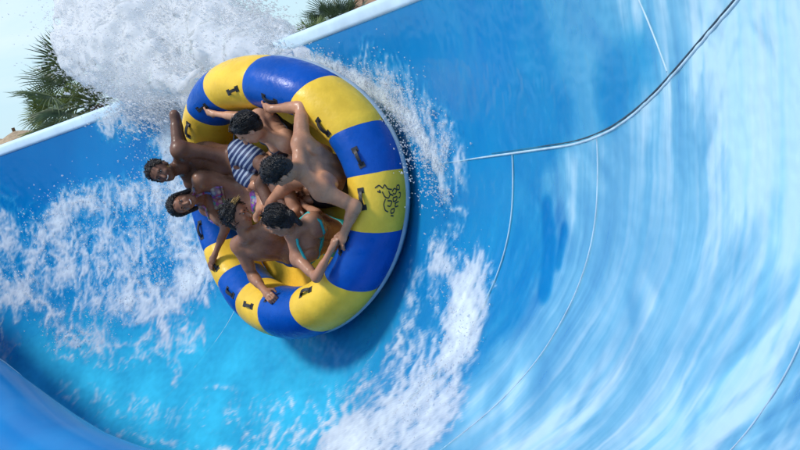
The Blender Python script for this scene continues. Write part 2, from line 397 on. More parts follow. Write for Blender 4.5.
def tube_frame(a, b, k=1.0):
    p = rw(tube_pt(a, b, k)); ta = rw(tube_pt(a + .01, b, k)) - p; tb = rw(tube_pt(a, b + .01, k)) - p
    ta /= np.linalg.norm(ta); n = np.cross(ta, tb); n /= np.linalg.norm(n)
    c = rw(tube_pt(a, b, 0.)); n *= np.sign(n @ (p - c)); tb = np.cross(n, ta)
    return p, ta, tb, n

def vinyl(name, c, rough=.3):
    t = NT(name); v = t.n('ShaderNodeTexCoord').outputs['Object']
    n1 = t.noise(v, 3.5, 5, .6); n2_ = t.noise(v, 16., 4, .6)
    cc = t.mix(t.ramp(n1, .3, .72), tuple(x * .82 for x in c), tuple(min(1, x * 1.08 + .004) for x in c))
    cc = t.mix(t.ramp(t.noise(v, 7., 6, .7), .62, .8, 0, .22), cc, tuple(x * .45 + .01 for x in c))       # scuffs
    return t.done(t.pbsdf(Base_Color=cc, Roughness=t.ramp(n2_, .3, .7, rough * .8, rough * 1.6), Specular_IOR_Level=.2,
                          Normal=t.bump(t.math('ADD', n1, t.math('MULTIPLY', n2_, .25)), .35, .03)))
M_yel = vinyl('yellow_vinyl', (.93, .59, .055)); M_blu = vinyl('blue_vinyl', (.001, .085, .43)); M_strake = simple('grey_strake', (.36, .46, .54), .45, .15, 5., .1)
M_blk = simple('black_webbing', (.012, .012, .014), .55, .3, 30., .2); M_ink = simple('black_print', (.02, .02, .015), .5, .2, 20.)
M_patch = simple('handle_patch', (.018, .02, .024), .5, .3, 30.)

raft = tag(empty('inflatable_raft', tuple(RO)), 'round inflatable raft in yellow and blue segments riding up the slide wall', 'raft')
bounds = [19, 39, 61.5, 87, 116, 142, 163, 182, 199, 223, 255, 289, 311, 345, 379]
for k, (a0, a1) in enumerate(zip(bounds[:-1], bounds[1:])):
    na = max(10, int((a1 - a0) / 1.6)); nb = 40
    A = np.radians(np.linspace(a0, a1, na)); B = np.linspace(0, 2 * np.pi, nb, endpoint=False)
    a_, b_ = np.meshgrid(A, B, indexing='ij'); u = (a_ - A[0]) / (A[-1] - A[0])
    kk = 1 - .028 * (np.exp(-u / .035) + np.exp(-(1 - u) / .035)) + .012 * np.sin(np.pi * u)
    pk = .016 * (np.exp(-u / .16) + np.exp(-(1 - u) / .16)) * pnoise(np.stack([b_ * 5.5, u * 1.2 + k * 3.7, 0 * u + k], -1))      # puckers at the welds
    a_ = a_ + .0035 * (pnoise(np.stack([b_ * 2.3, 0 * u + bounds[k] * .37, 0 * u], -1)) * (1 - u) + pnoise(np.stack([b_ * 2.3, 0 * u + (bounds[k + 1] if k < 13 else bounds[0]) * .37, 0 * u], -1)) * u)
    P = rw(tube_pt(a_, b_, kk + pk))
    f = np.concatenate([grid_faces(na, nb, True)])
    me = fast_mesh('tube_segment', P.reshape(-1, 3), f)
    sg = link('tube_segment', me, M_yel if k % 2 == 0 else M_blu, raft)
    sg['label'] = ('yellow' if k % 2 == 0 else 'blue') + ' vinyl segment of the raft tube'
# rubbing strake below the outer side of the tube
A = np.linspace(0, 2 * np.pi, 200, endpoint=False); V = []
for bb, k in ((-.42, 1.0), (-.45, 1.09), (-.66, 1.10), (-.70, 1.0)): V.append(rw(tube_pt(A, np.full_like(A, bb), k)))
V = np.stack(V, 1); f = grid_faces(200, 4); f = np.concatenate([f, [(199 * 4 + j, j, j + 1, 199 * 4 + j + 1) for j in range(3)]])
mesh('strake', V.reshape(-1, 3), f, M_strake, raft)
# floor: inflated disc
rr = np.linspace(0, 1, 16); A = np.linspace(0, 2 * np.pi, 97)
a_, r_ = np.meshgrid(A, rr, indexing='ij'); Rf = (RV['Ro'] * (1 + RV['ec'] * np.cos(2 * a_) + RV['es'] * np.sin(2 * a_)) - 1.25 * RV['a']) * r_
x = Rf * np.cos(a_); y = Rf * np.sin(a_); z = -.05 + .05 * r_ ** 4 + .02 * np.cos(y * 14) * (r_ < .97) + sag(x, y)
mesh('floor', rw(np.stack([x, y, z], -1)).reshape(-1, 3), grid_faces(97, 16), M_yel, raft)
# handles: webbing loop on two welded patches
def handle(a, b, skew=0., name='handle'):
    p, ta, tb, n = tube_frame(R_(a), R_(b), 1.0); c, s_ = math.cos(skew), math.sin(skew); u = ta * c + tb * s_; w = np.cross(n, u)
    q = np.linspace(0, 1, 13); arch = .024 * np.sin(np.pi * q) ** .6
    ctr = p + (q[:, None] - .5) * .135 * u + (arch[:, None] + .006) * n - ((q[:, None] - .5) ** 2 * .135 ** 2 / .5) * n
    mb = MB(); hw = .0125; th = .0045
    V = []
    for c_ in ctr: V += [c_ - hw * w - th * n, c_ + hw * w - th * n, c_ + hw * w + th * n, c_ - hw * w + th * n]
    f = list(grid_faces(13, 4, True)) + [(3, 2, 1, 0), (48, 49, 50, 51)]
    mb.add(V, f); h = mb.build(name, M_blk, raft, False)
    for sgn in (-1, 1): MB().box(p + sgn * .062 * u - .004 * n, (u, w, n), (.02, .024, .0085)).build('handle_patch', M_patch, h, False)
HANDLES = [(320, 110), (299, 118), (263, 105), (235, 112), (204, 100), (188, 66), (174, 75), (157, 105), (129, 118), (98, 130), (77, 108), (54, 108), (30, 118), (352, 110), (10, 112)]
for k, (a, b) in enumerate(HANDLES): handle(a, b, random.Random(k).uniform(-.25, .25))
# filler valve inside
p = rw(np.array([.05, .93, .30 + float(sag(.05, .93))])); mb = MB(); q = np.linspace(0, 2 * np.pi, 13)[:-1]
mb.box(p + RN * -.0 , (RE1, RE2, RN), (.03, .022, .03)); mb.build('valve', M_blk, raft, False)
# printed emblem and block lettering on the wide yellow segment nearest the viewer
def ink(strokes, width):
    mb = MB()
    for st_ in strokes:
        st_ = np.array(st_, float); tt = np.linspace(0, len(st_) - 1, (len(st_) - 1) * 5 + 1)
        st_ = np.stack([np.interp(tt, np.arange(len(st_)), st_[:, i]) for i in range(2)], -1)
        for _ in range(2): st_[1:-1] = (st_[:-2] + 2 * st_[1:-1] + st_[2:]) / 4
        d_ = np.gradient(st_, axis=0); d_ /= np.linalg.norm(d_, axis=1)[:, None] + 1e-9; nn = np.stack([-d_[:, 1], d_[:, 0]], -1) * width
        lo = st_ - nn; hi = st_ + nn; V = []
        for qq in (lo, hi): V.append(rw(tube_pt(R_(172.6) + qq[:, 0] / 1.2, R_(18) + qq[:, 1] / .26, 1.018)))
        V = np.stack(V, 1).reshape(-1, 3); mb.add(V, grid_faces(len(st_), 2))
    mb.build('emblem', M_ink, raft, False)
_em = [[(100, 178), (122, 165), (138, 186), (150, 165), (162, 190), (186, 195)], [(135, 200), (145, 226), (166, 236), (176, 215), (192, 226)], [(150, 236), (140, 262), (150, 292), (166, 300)],
       [(160, 246), (186, 250), (176, 276), (160, 270)], [(186, 206), (200, 190), (215, 200), (205, 220), (190, 215)], [(216, 180), (233, 178), (233, 200), (216, 201), (215, 182)], [(190, 236), (216, 231), (212, 250), (192, 255), (190, 238)],
       [(200, 263), (226, 256)], [(205, 262), (203, 281), (223, 277)], [(180, 291), (201, 285), (198, 306), (182, 310), (180, 293)], [(226, 215), (239, 215), (236, 236), (224, 240)], [(182, 319), (198, 322)], [(110, 196), (128, 204), (120, 190)], [(168, 200), (172, 214), (184, 222)]]
ink([[(-(y - 250) * .00133, -(x - 180) * .0017) for x, y in st_] for st_ in _em], .0045)

# ------------------------------------------------------------------ riders: joints in raft axes (metres)
JOINTS = {
    'A': dict(head=(0.72, -0.338, 0.752), neck=(0.749, -0.367, 0.543), chest=(0.658, -0.397, 0.305), pelvis=(0.402, -0.341, 0.167), sh1=(0.823, -0.226, 0.436), el1=(0.944, -0.157, 0.164), wr1=(0.691, -0.191, 0.092), sh2=(0.62, -0.486, 0.618), el2=(0.683, -0.785, 0.571), wr2=(0.763, -0.548, 0.475), hip1=(0.461, -0.258, 0.144), kn1=(0.06, -0.112, 0.227), an1=(-0.126, 0.267, 0.243), hip2=(0.337, -0.401, 0.219), kn2=(-0.068, -0.245, 0.243), an2=(-0.258, 0.132, 0.231)),
    'B': dict(head=(0.686, -0.06, 0.616), neck=(0.773, -0.1, 0.427), chest=(0.717, -0.132, 0.189), pelvis=(0.465, -0.059, 0.05), sh1=(0.887, -0.002, 0.307), el1=(0.665, 0.192, 0.273), wr1=(0.786, 0.412, 0.354), sh2=(0.655, -0.24, 0.458), el2=(0.56, -0.26, 0.19), wr2=(0.33, -0.19, 0.15), hip1=(0.466, 0.046, 0.071), kn1=(0.044, 0.049, 0.059), an1=(-0.366, 0.074, 0.08), hip2=(0.484, -0.14, 0.115), kn2=(0.077, -0.058, 0.038), an2=(-0.331, -0.006, 0.061)),
    'C': dict(head=(-0.146, 0.114, 0.611), neck=(-0.06, 0.273, 0.503), chest=(0.022, 0.385, 0.302), pelvis=(0.054, 0.448, 0.029), sh1=(-0.216, 0.222, 0.405), el1=(-0.513, 0.239, 0.443), wr1=(-0.377, 0.165, 0.235), sh2=(0.114, 0.33, 0.49), el2=(0.143, 0.608, 0.389), wr2=(-0.088, 0.722, 0.438), hip1=(-0.018, 0.475, 0.105), kn1=(-0.353, 0.228, 0.194), an1=(-0.24, -0.173, 0.222), hip2=(0.157, 0.416, 0.045), kn2=(-0.257, 0.368, 0.132), an2=(-0.125, -0.026, 0.19)),
    'D': dict(head=(-0.708, 0.194, 0.61), neck=(-0.637, 0.303, 0.458), chest=(-0.571, 0.398, 0.258), pelvis=(-0.497, 0.381, -0.003), sh1=(-0.787, 0.226, 0.377), el1=(-0.585, 0.19, 0.172), wr1=(-0.353, 0.105, 0.135), sh2=(-0.624, 0.487, 0.439), el2=(-0.868, 0.644, 0.46), wr2=(-0.997, 0.442, 0.369), hip1=(-0.539, 0.313, 0.064), kn1=(-0.178, 0.12, 0.081), an1=(0.039, -0.191, 0.212), hip2=(-0.41, 0.438, 0.018), kn2=(-0.058, 0.228, 0.043), an2=(0.179, -0.057, 0.196)),
    'E': dict(head=(-1.012, -0.15, 0.727), neck=(-0.949, -0.144, 0.509), chest=(-0.842, -0.151, 0.266), pelvis=(-0.769, -0.03, -0.01), sh1=(-1.081, 0.019, 0.45), el1=(-1.22, 0.17, 0.27), wr1=(-1.1, 0.343, 0.311), sh2=(-0.899, -0.328, 0.431), el2=(-0.787, -0.614, 0.303), wr2=(-0.516, -0.646, 0.393), hip1=(-0.687, 0.041, -0.037), kn1=(-0.223, 0.054, 0.011), an1=(0.118, -0.112, 0.264), hip2=(-0.83, -0.094, 0.058), kn2=(-0.407, -0.099, 0.258), an2=(0.014, 0.078, 0.241)),
    'F': dict(head=(-0.448, -0.519, 0.583), neck=(-0.364, -0.473, 0.401), chest=(-0.258, -0.458, 0.194), pelvis=(-0.147, -0.38, -0.042), sh1=(-0.254, -0.617, 0.35), el1=(0.051, -0.662, 0.349), wr1=(0.302, -0.729, 0.427), sh2=(-0.504, -0.379, 0.319), el2=(-0.348, -0.26, 0.099), wr2=(-0.146, -0.106, 0.094), hip1=(-0.202, -0.472, -0.029), kn1=(0.164, -0.298, 0.075), an1=(0.174, 0.085, 0.215), hip2=(-0.095, -0.334, 0.044), kn2=(0.284, -0.195, 0.146), an2=(0.055, 0.136, 0.22)),
}

class SDF:
    """signed-distance body on a voxel grid, blended smoothly, then skinned with surface nets"""
    def __init__(s, lo, hi, h=.0065):
        s.lo = np.asarray(lo, float); s.h = h; s.n = np.ceil((np.asarray(hi) - s.lo) / h).astype(int) + 1
        s.d = np.full(tuple(s.n), .2, np.float32)
    def _sub(s, c0, c1, m):
        a = np.clip(np.floor((np.minimum(c0, c1) - m - s.lo) / s.h).astype(int), 0, s.n - 1); b = np.clip(np.ceil((np.maximum(c0, c1) + m - s.lo) / s.h).astype(int) + 1, 1, s.n)
        if np.any(b <= a): return None, None
        sl = tuple(slice(a[i], b[i]) for i in range(3))
        g = [(s.lo[i] + np.arange(a[i], b[i]) * s.h).astype(np.float32) for i in range(3)]
        return sl, g
    def put(s, sl, d, k):
        o = s.d[sl]
        if k <= 0: np.minimum(o, d, out=o); return
        h = np.clip(.5 + .5 * (o - d) / k, 0, 1); s.d[sl] = o * (1 - h) + d * h - k * h * (1 - h)
    def cone(s, a, b, ra, rb, k=.02):
        a = np.asarray(a, float); b = np.asarray(b, float); sl, g = s._sub(a, b, max(ra, rb) + k + .03)
        if sl is None: return s
        ab = b - a; L2 = float(ab @ ab) + 1e-9
        x = g[0][:, None, None] - a[0]; y = g[1][None, :, None] - a[1]; z = g[2][None, None, :] - a[2]
        t = np.clip((x * ab[0] + y * ab[1] + z * ab[2]) / L2, 0, 1)
        d = np.sqrt((x - t * ab[0]) ** 2 + (y - t * ab[1]) ** 2 + (z - t * ab[2]) ** 2) - (ra + (rb - ra) * t)
        s.put(sl, d.astype(np.float32), k); return s
    def ell(s, c, ax, r, k=.03, cut=False):
        c = np.asarray(c, float); ax = np.asarray(ax, float); r = np.asarray(r, float); sl, g = s._sub(c, c, r.max() + k + .03)
        if sl is None: return s
        x = g[0][:, None, None] - c[0]; y = g[1][None, :, None] - c[1]; z = g[2][None, None, :] - c[2]
        k0 = 0; k1 = 0
        for i in range(3):
            q = x * ax[i][0] + y * ax[i][1] + z * ax[i][2]; k0 = k0 + (q / r[i]) ** 2; k1 = k1 + (q / r[i] ** 2) ** 2
        k0 = np.sqrt(k0); d = (k0 * (k0 - 1) / (np.sqrt(k1) + 1e-6)).astype(np.float32)
        if cut:
            o = s.d[sl]; h = np.clip(.5 - .5 * (o + d) / k, 0, 1); s.d[sl] = o * (1 - h) - d * h + k * h * (1 - h)
        else: s.put(sl, d, k)
        return s
    def grid(s): return [(s.lo[i] + np.arange(s.n[i]) * s.h).astype(np.float32) for i in range(3)]
    def half(s, p, n):
        """keep the side n points away from"""
        g = s.grid(); n = np.asarray(n, float); n = n / np.linalg.norm(n)
        d = (g[0][:, None, None] - p[0]) * n[0] + (g[1][None, :, None] - p[1]) * n[1] + (g[2][None, None, :] - p[2]) * n[2]
        np.maximum(s.d, d.astype(np.float32), out=s.d); return s
    def copy(s):
        o = SDF.__new__(SDF); o.lo = s.lo; o.h = s.h; o.n = s.n; o.d = s.d.copy(); return o
    def skin(s):
        d = s.d; n = s.n; ins = d < 0
        c = np.zeros(tuple(n - 1), np.int8)
        for dx in (0, 1):
            for dy in (0, 1):
                for dz in (0, 1): c += ins[dx:n[0] - 1 + dx, dy:n[1] - 1 + dy, dz:n[2] - 1 + dz]
        act = np.argwhere((c > 0) & (c < 8)); idx = np.full(tuple(n - 1), -1, np.int32); idx[tuple(act.T)] = np.arange(len(act))
        P = np.zeros((len(act), 3)); W = np.zeros(len(act))
        cs = [(i, j, k) for i in (0, 1) for j in (0, 1) for k in (0, 1)]
        val = {q: d[act[:, 0] + q[0], act[:, 1] + q[1], act[:, 2] + q[2]] for q in cs}
        for q in cs:
            for ax in range(3):
                if q[ax]: continue
                r = list(q); r[ax] = 1; r = tuple(r); a, b = val[q], val[r]; m = (a < 0) != (b < 0)
                t = np.where(m, a / (a - b + 1e-12), 0); p = np.array(q, float)[None] + np.zeros((len(act), 3)); p[:, ax] += t
                P += p * m[:, None]; W += m
        V = s.lo + (act + P / W[:, None]) * s.h; Fq = []
        for ax in range(3):
            u, v = (ax + 1) % 3, (ax + 2) % 3
            a = ins; sl0 = [slice(None)] * 3; sl1 = [slice(None)] * 3; sl0[ax] = slice(0, -1); sl1[ax] = slice(1, None)
            e = a[tuple(sl0)] != a[tuple(sl1)]; q = np.argwhere(e)
            q = q[(q[:, u] > 0) & (q[:, v] > 0) & (q[:, u] < n[u] - 1) & (q[:, v] < n[v] - 1)]
            fl = ins[tuple(q.T)]; o = np.zeros((4, 3), int); o[1, u] = -1; o[2, u] = -1; o[2, v] = -1; o[3, v] = -1
            f = np.stack([idx[tuple((q + o[i]).T)] for i in range(4)], -1); f = np.where(fl[:, None], f, f[:, ::-1]); Fq.append(f)
        Fq = np.concatenate(Fq); Fq = Fq[(Fq >= 0).all(1)]
        return V, Fq
def unit(v): v = np.asarray(v, float); return v / (np.linalg.norm(v) + 1e-12)
def img(x, y, z): return unit(x * CX + y * CY - z * FWD)      # a direction given as seen: right, up, towards the viewer

def skin_mat(name, c):
    t = NT(name); v = t.n('ShaderNodeTexCoord').outputs['Object']; n1 = t.noise(v, 7., 5, .6); n2_ = t.noise(v, 60., 3, .6)
    cc = t.mix(t.ramp(n1, .3, .7), tuple(x * .78 for x in c), tuple(x * 1.16 for x in c)); cc = t.mix(t.ramp(t.noise(v, 2.6, 3), .5, .75, 0, .45), cc, (c[0] * 1.12, c[1] * .82, c[2] * .75))
    cc = t.mix(t.ramp(t.noise(v, 34., 4, .7), .60, .78, 0, .35), cc, tuple(x * .55 for x in c))
    wet = t.noise(v, 18., 5, .7)
    return t.done(t.pbsdf(Base_Color=cc, Roughness=t.ramp(wet, .42, .62, .27, .68), Specular_IOR_Level=.36, Normal=t.bump(t.math('ADD', t.math('MULTIPLY', n2_, .5), wet), .22, .008)))
def hair_mat(name, c):
    t = NT(name); v = t.n('ShaderNodeTexCoord').outputs['Object']; w = t.n('ShaderNodeTexWave', {'Vector': v, 'Scale': 42., 'Distortion': 9., 'Detail': 3., 'Detail Scale': 1.4}).outputs['Fac']
    cc = t.mix(w, tuple(x * .5 for x in c), tuple(x * 1.7 for x in c))
    return t.done(t.pbsdf(Base_Color=cc, Roughness=.32, Specular_IOR_Level=.5, Normal=t.bump(w, .6, .008)))
def cloth_mat(name, c, c2=None, scale=1., axis=None, spots=False):
    t = NT(name); v = t.n('ShaderNodeTexCoord').outputs['Object']
    if spots:
        vo = t.n('ShaderNodeTexVoronoi', {'Vector': v, 'Scale': 26.}); hs = t.n('ShaderNodeHueSaturation', {'Color': vo.outputs['Color'], 'Saturation': 1.1, 'Value': .75}).outputs[0]
        cc = t.mix(t.ramp(vo.outputs['Distance'], .25, .5), c, c2); cc = t.mix(.42, cc, hs)
    elif c2:
        d_ = t.n('ShaderNodeVectorMath', {0: v, 1: tuple(axis)}, operation='DOT_PRODUCT').outputs['Value']
        s_ = t.math('SINE', t.math('MULTIPLY', t.math('ADD', d_, t.math('MULTIPLY', t.noise(v, 9, 2), .018)), scale)); cc = t.mix(t.ramp(s_, .1, .55), c, c2)
    else: cc = t.mix(t.noise(v, 14, 4), tuple(x * .7 for x in c), tuple(x * 1.2 for x in c))
    return t.done(t.pbsdf(Base_Color=cc, Roughness=.55, Normal=t.bump(t.noise(v, 22., 4, .6), .35, .01)))

M_eye = simple('eye_white', (.45, .42, .39), .2, .03); M_iris = simple('iris', (.015, .008, .005), .15, .05); M_teeth = simple('teeth', (.82, .80, .74), .25, .03)
M_lip = {}

def small_ball(name, c, r, mat, parent, ax=np.eye(3), seg=12):
    th = np.linspace(0, np.pi, seg // 2 + 2); ph = np.linspace(0, 2 * np.pi, seg, endpoint=False)
    V = [np.asarray(c) + sum(np.asarray(ax[i]) * r[i] * q[i] for i in range(3)) for t_ in th for q in [(math.sin(t_) * math.cos(p_), math.sin(t_) * math.sin(p_), math.cos(t_)) for p_ in ph]]
    return mesh(name, V, grid_faces(len(th), seg, True), mat, parent)

def rider(key, label, sex, sc, skin, hairc, up, face, hair='short', wear=(), grips=(), lean_front=None, smile=False):
    Jt = {k: rw(np.array(v)) for k, v in JOINTS[key].items()}
    allp = np.array(list(Jt.values())); lo = allp.min(0) - .22; hi = allp.max(0) + .22
    s = SDF(lo, hi)
    pel, che, nek, hed = Jt['pelvis'], Jt['chest'], Jt['neck'], Jt['head']
    U = unit(nek - pel); S = Jt['sh1'] - Jt['sh2']; S = unit(S - (S @ U) * U); Fr = np.cross(S, U)
    cen = RO + RN * .3
    if lean_front is None: lean_front = cen - che
    if Fr @ lean_front < 0: Fr = -Fr
    f = sc * (.94 if sex == 'f' else 1.0); AX = (S, Fr, U)
    hS = Jt['hip1'] - Jt['hip2']; hS = unit(hS - (hS @ U) * U)
    # trunk
    s.ell(che + U * .03 * f, AX, (.158 * f, .108 * f, .17 * f), .04); s.ell((che + pel) / 2, AX, (.128 * f, .092 * f, .15 * f), .05)
    s.ell(pel, (hS, np.cross(U, hS), U), (.150 * f, .112 * f, .115 * f), .05)
    for q in (1, 2):
        sh, hip = Jt[f'sh{q}'], Jt[f'hip{q}']; sg = 1 if (sh - nek) @ S > 0 else -1
        s.cone(nek + U * .005, sh, .052 * f, .05 * f, .04)                                   # trapezius / collar line
        s.cone(sh - U * .05 + Fr * -.015, pel + hS * .06 * sg + U * .12, .052 * f, .05 * f, .05)   # flank
        s.ell(sh - S * sg * .055 - U * .07 - Fr * .055, AX, (.062 * f, .032 * f, .085 * f), .025)   # shoulder blade
        s.ell(pel + hS * .065 * sg - np.cross(U, hS) * (.04 if np.cross(U, hS) @ Fr > 0 else -.04) - U * .03, AX, (.085 * f, .08 * f, .08 * f), .04)
        if sex == 'm': s.ell(che + S * sg * .07 * f + U * .075 * f + Fr * .075 * f, AX, (.075 * f, .032 * f, .055 * f), .03)
        else: s.ell(che + S * sg * .068 * f + U * .045 * f + Fr * .088 * f, AX, (.056, .048, .055), .025)
    if key == 'E':
        for sg in (-1, 1):
            s.ell(che + S * sg * .105 * f - Fr * .06 - U * .03, AX, (.05, .045, .12), .02); s.ell(che + S * sg * .035 - Fr * .095 * f - U * .06, AX, (.022, .022, .16), .014)
            s.ell(nek + S * sg * .09 - U * .02 - Fr * .02, AX, (.075, .04, .035), .02)
    # spine furrow and belly line
    for w in np.linspace(.15, .95, 9):
        p = pel + (nek - pel) * w - Fr * (.118 * f); s.ell(p, AX, (.012, .022, .035), .02, True)
    # neck and head
    hu = up; hf = unit(face - (face @ hu) * hu); hr = np.cross(hf, hu); HA = (hr, hf, hu); k = .97 * sc ** .5 * 1.06
    ctr = hed
    s.cone(nek, ctr - hu * .05 - hf * .015, .056 * f, .052 * f, .03)
    s.ell(ctr + hu * .03 - hf * .012, HA, (.074 * k, .094 * k, .086 * k), .02)
    s.ell(ctr - hu * .035 + hf * .022, HA, (.058 * k, .066 * k, .078 * k), .025)
    s.ell(ctr - hu * .088 + hf * .058, HA, (.026 * k, .022 * k, .02 * k), .02)                # chin
    s.cone(ctr + hf * .086 + hu * .008, ctr + hf * .110 - hu * .030, .010, .0145, .012)           # nose
    for sg in (-1, 1):
        s.ell(ctr + hr * sg * .034 + hf * .070 - hu * .028, HA, (.022, .017, .018), .015)         # cheek
        s.ell(ctr + hr * sg * .031 + hf * .088 + hu * .014, HA, (.016, .012, .010), .012, True)    # eye socket
        s.ell(ctr + hr * sg * .076 * k - hf * .008 - hu * .012, HA, (.011, .021, .033), .008)     # ear
    s.cone(ctr + hr * -.036 + hf * .078 + hu * .030, ctr + hr * .036 + hf * .078 + hu * .030, .013, .013, .014)   # brow
    s.cone(ctr + hr * -.016 + hf * .085 - hu * .055, ctr + hr * .016 + hf * .085 - hu * .055, .010, .010, .010)   # lips
    # arms with hands
    for q in (1, 2):
        sh, el, wr = Jt[f'sh{q}'], Jt[f'el{q}'], Jt[f'wr{q}']; m_ = (.86 if key == 'A' else 1.0) if sex == 'm' else .86; m_ *= f
        s.ell(sh + unit(el - sh) * .025, AX, (.058 * m_, .058 * m_, .064 * m_), .05); s.cone(che + U * .06 * f, sh - U * .02, .085 * f, .055 * f, .05)
        s.cone(sh, el, .051 * m_, .038 * m_, .035); s.cone(sh + (el - sh) * .3, sh + (el - sh) * .68, .050 * m_, .045 * m_, .02)
        s.cone(el, wr, .039 * m_, .026 * m_, .03); s.cone(el + (wr - el) * .12, el + (wr - el) * .45, .044 * m_, .036 * m_, .02)
        g = dict(grips).get(q); fd = unit(wr - el)
        if g:
            p_, ta, tb, n_ = tube_frame(R_(g[0]), R_(g[1]), 1.0); pn = -n_; fd = fd - (fd @ pn) * pn + pn * .10; fd = unit(fd if np.linalg.norm(fd) > .2 else tb)
        else: pn = unit(np.cross(fd, np.cross(-RN, fd)))
        pn = unit(pn - (pn @ fd) * fd); sd_ = np.cross(pn, fd); hs = .95 * f
        pc = wr + fd * .048 * hs; HX = (sd_, fd, pn)
        s.cone(wr - fd * .01, pc, .025 * f, .026 * f, .015); s.ell(pc, HX, (.040 * hs, .050 * hs, .017 * hs), .014)
        for i, (ox, ln) in enumerate(((-.031, .036), (-.0105, .042), (.0105, .040), (.031, .031))):
            a = pc + fd * .040 * hs + sd_ * ox * hs; cu = .55 if g else .3
            b = a + unit(fd + pn * cu) * ln * hs; c = b + unit(fd * (.25 if g else .7) + pn) * ln * .8 * hs; e = c + unit(pn - fd * (.55 if g else -.2)) * ln * .55 * hs
            s.cone(a, b, .0098 * hs, .0092 * hs, .005); s.cone(b, c, .0092 * hs, .0085 * hs, .003); s.cone(c, e, .0085 * hs, .0075 * hs, .003)
        tsd = 1 if (Jt['sh2' if q == 1 else 'sh1'] - wr) @ sd_ > 0 else -1
        a = pc - fd * .022 * hs + sd_ * tsd * .032 * hs; b = a + unit(fd * .6 + sd_ * tsd * .7 + pn * .4) * .036 * hs; c = b + unit(fd * .8 + pn * .6) * .030 * hs
        s.cone(a, b, .0135 * hs, .0115 * hs, .010); s.cone(b, c, .0112 * hs, .009 * hs, .004)
    # legs
    for q in (1, 2):
        hip, kn, an = Jt[f'hip{q}'], Jt[f'kn{q}'], Jt[f'an{q}']; m_ = f * (1.0 if sex == 'm' else .97)
        s.cone(pel, hip + (kn - hip) * .25, .10 * m_, .082 * m_, .05); s.cone(hip, kn, .082 * m_, .054 * m_, .04); s.ell(kn, (unit(kn - hip), unit(an - kn), unit(np.cross(kn - hip, an - kn))), (.05 * m_,) * 3, .04)
        s.cone(kn, an, .050 * m_, .034 * m_, .03); bk = unit((hip - kn) + (an - kn)); s.cone(kn + (an - kn) * .15 + bk * .015, kn + (an - kn) * .5 + bk * .012, .05 * m_, .043 * m_, .02)
        ft = cen - an; ft = unit(ft - (ft @ RN) * RN + 1e-4); ft = unit(unit(kn - hip) - (unit(kn - hip) @ RN) * RN * .9)
        s.cone(an - ft * .03, an + ft * .12 - RN * .03, .036, .026, .02); s.ell(an + ft * .14 - RN * .035, (np.cross(ft, RN), ft, RN), (.042, .05, .018), .015)
    V, Fq = s.skin()
    root = tag(empty('person', tuple(pel)), label, 'person', 'riders sitting in the raft')
    me = fast_mesh('body', V, Fq); M_s = skin_mat(f'skin_{key}', skin); body = link('body', me, M_s, root)
    # lips, eyes, brows
    M_h = hair_mat(f'hair_{key}', hairc)
    for sg in (-1, 1):
        ec = ctr + hr * sg * .031 + hf * .0805 + hu * .012
        e_ = small_ball('eye', ec, (.0115, .008, .0052), M_eye, root, HA); small_ball('iris', ec + hf * .0052, (.0058, .0048, .0058), M_iris, e_, HA)
        mb = MB(); mb.tube([ctr + hr * sg * (.014 + .013 * i) + hf * (.0925 - .004 * i * i) + hu * (.031 + .004 * i - .0022 * i * i) for i in range(4)], .0048, 6); mb.build('eyebrow', M_h, root)
    lip = simple(f'lips_{key}', (skin[0] * 1.0 + .05, skin[1] * .6 + .01, skin[2] * .6 + .015), .3, .1)
    lp = [ctr + hr * x_ + hf * (.0935 - 8 * x_ * x_) - hu * (.0545 - (14 * x_ * x_ if smile else 0)) for x_ in np.linspace(-.027, .027, 9)]
    mb = MB(); mb.tube(lp, .0052 if not smile else .0072, 6); mb.build('lips', lip, root)
    if smile: mb = MB(); mb.tube([p + hf * .0036 for p in lp[1:-1]], .0048, 6); mb.build('teeth', M_teeth, root)
    # hair
    hs_ = SDF(ctr - .33, ctr + .33, .0065); g = hs_.grid()
    vol = {'short': .009, 'curly': .016, 'wet': .012, 'long': .017, 'tied': .013}[hair]
    hs_.ell(ctr + hu * .032 - hf * .016, HA, (.074 * k + vol, .094 * k + vol, .086 * k + vol), .0)
    hs_.ell(ctr - hu * .03 - hf * .055, HA, (.060, .048, .07), .03)
    G = np.stack(np.meshgrid(*g, indexing='ij'), -1)
    nzv = pnoise(G * 46) * .7 + pnoise(G * 95) * .45; hs_.d += (nzv * (.011 if hair != 'wet' else .006)).astype(np.float32)
    rel = G - ctr; yy = rel @ hf; zz = rel @ hu; xx = np.abs(rel @ hr)
    line = np.maximum((yy - .052 - .35 * (zz - .07)), -(zz + .0) + np.clip(yy + .03, 0, 1) * 1.3 - .052)       # hairline: keep above and behind
    keep = np.minimum(yy - (.040 + .55 * (zz - .055)), np.maximum(yy + .012, -zz - .5))
    hs_.d = np.maximum(hs_.d, keep.astype(np.float32) + (nzv * .006).astype(np.float32))
    if hair in ('long', 'tied'):
        nn_ = nek
        ln = [ctr - hf * .07 + hu * .02, ctr - hf * .085 - hu * .06, nek - Fr * .06 + U * .02, nek - Fr * .095 - U * .10] if hair == 'long' else [ctr - hf * .085 + hu * .02, ctr - hf * .12 - hu * .02, ctr - hf * .12 - hu * .12]
        for i_ in range(len(ln) - 1): hs_.cone(ln[i_], ln[i_ + 1], .058 - .012 * i_ if hair == 'long' else .036 - .008 * i_, .05 - .014 * i_ if hair == 'long' else .026 - .006 * i_, .03)
        if hair == 'long':
            for sg in (-1, 1): hs_.cone(ctr + hr * sg * .074 + hu * .04 - hf * .02, ctr + hr * sg * .078 - hu * .085 - hf * .005, .026, .02, .02)
    Vh, Fh = hs_.skin()
    rg = np.random.default_rng(sum(map(ord, key))); ns = 900; dv = rg.normal(size=(ns, 3)); dv /= np.linalg.norm(dv, axis=1)[:, None]
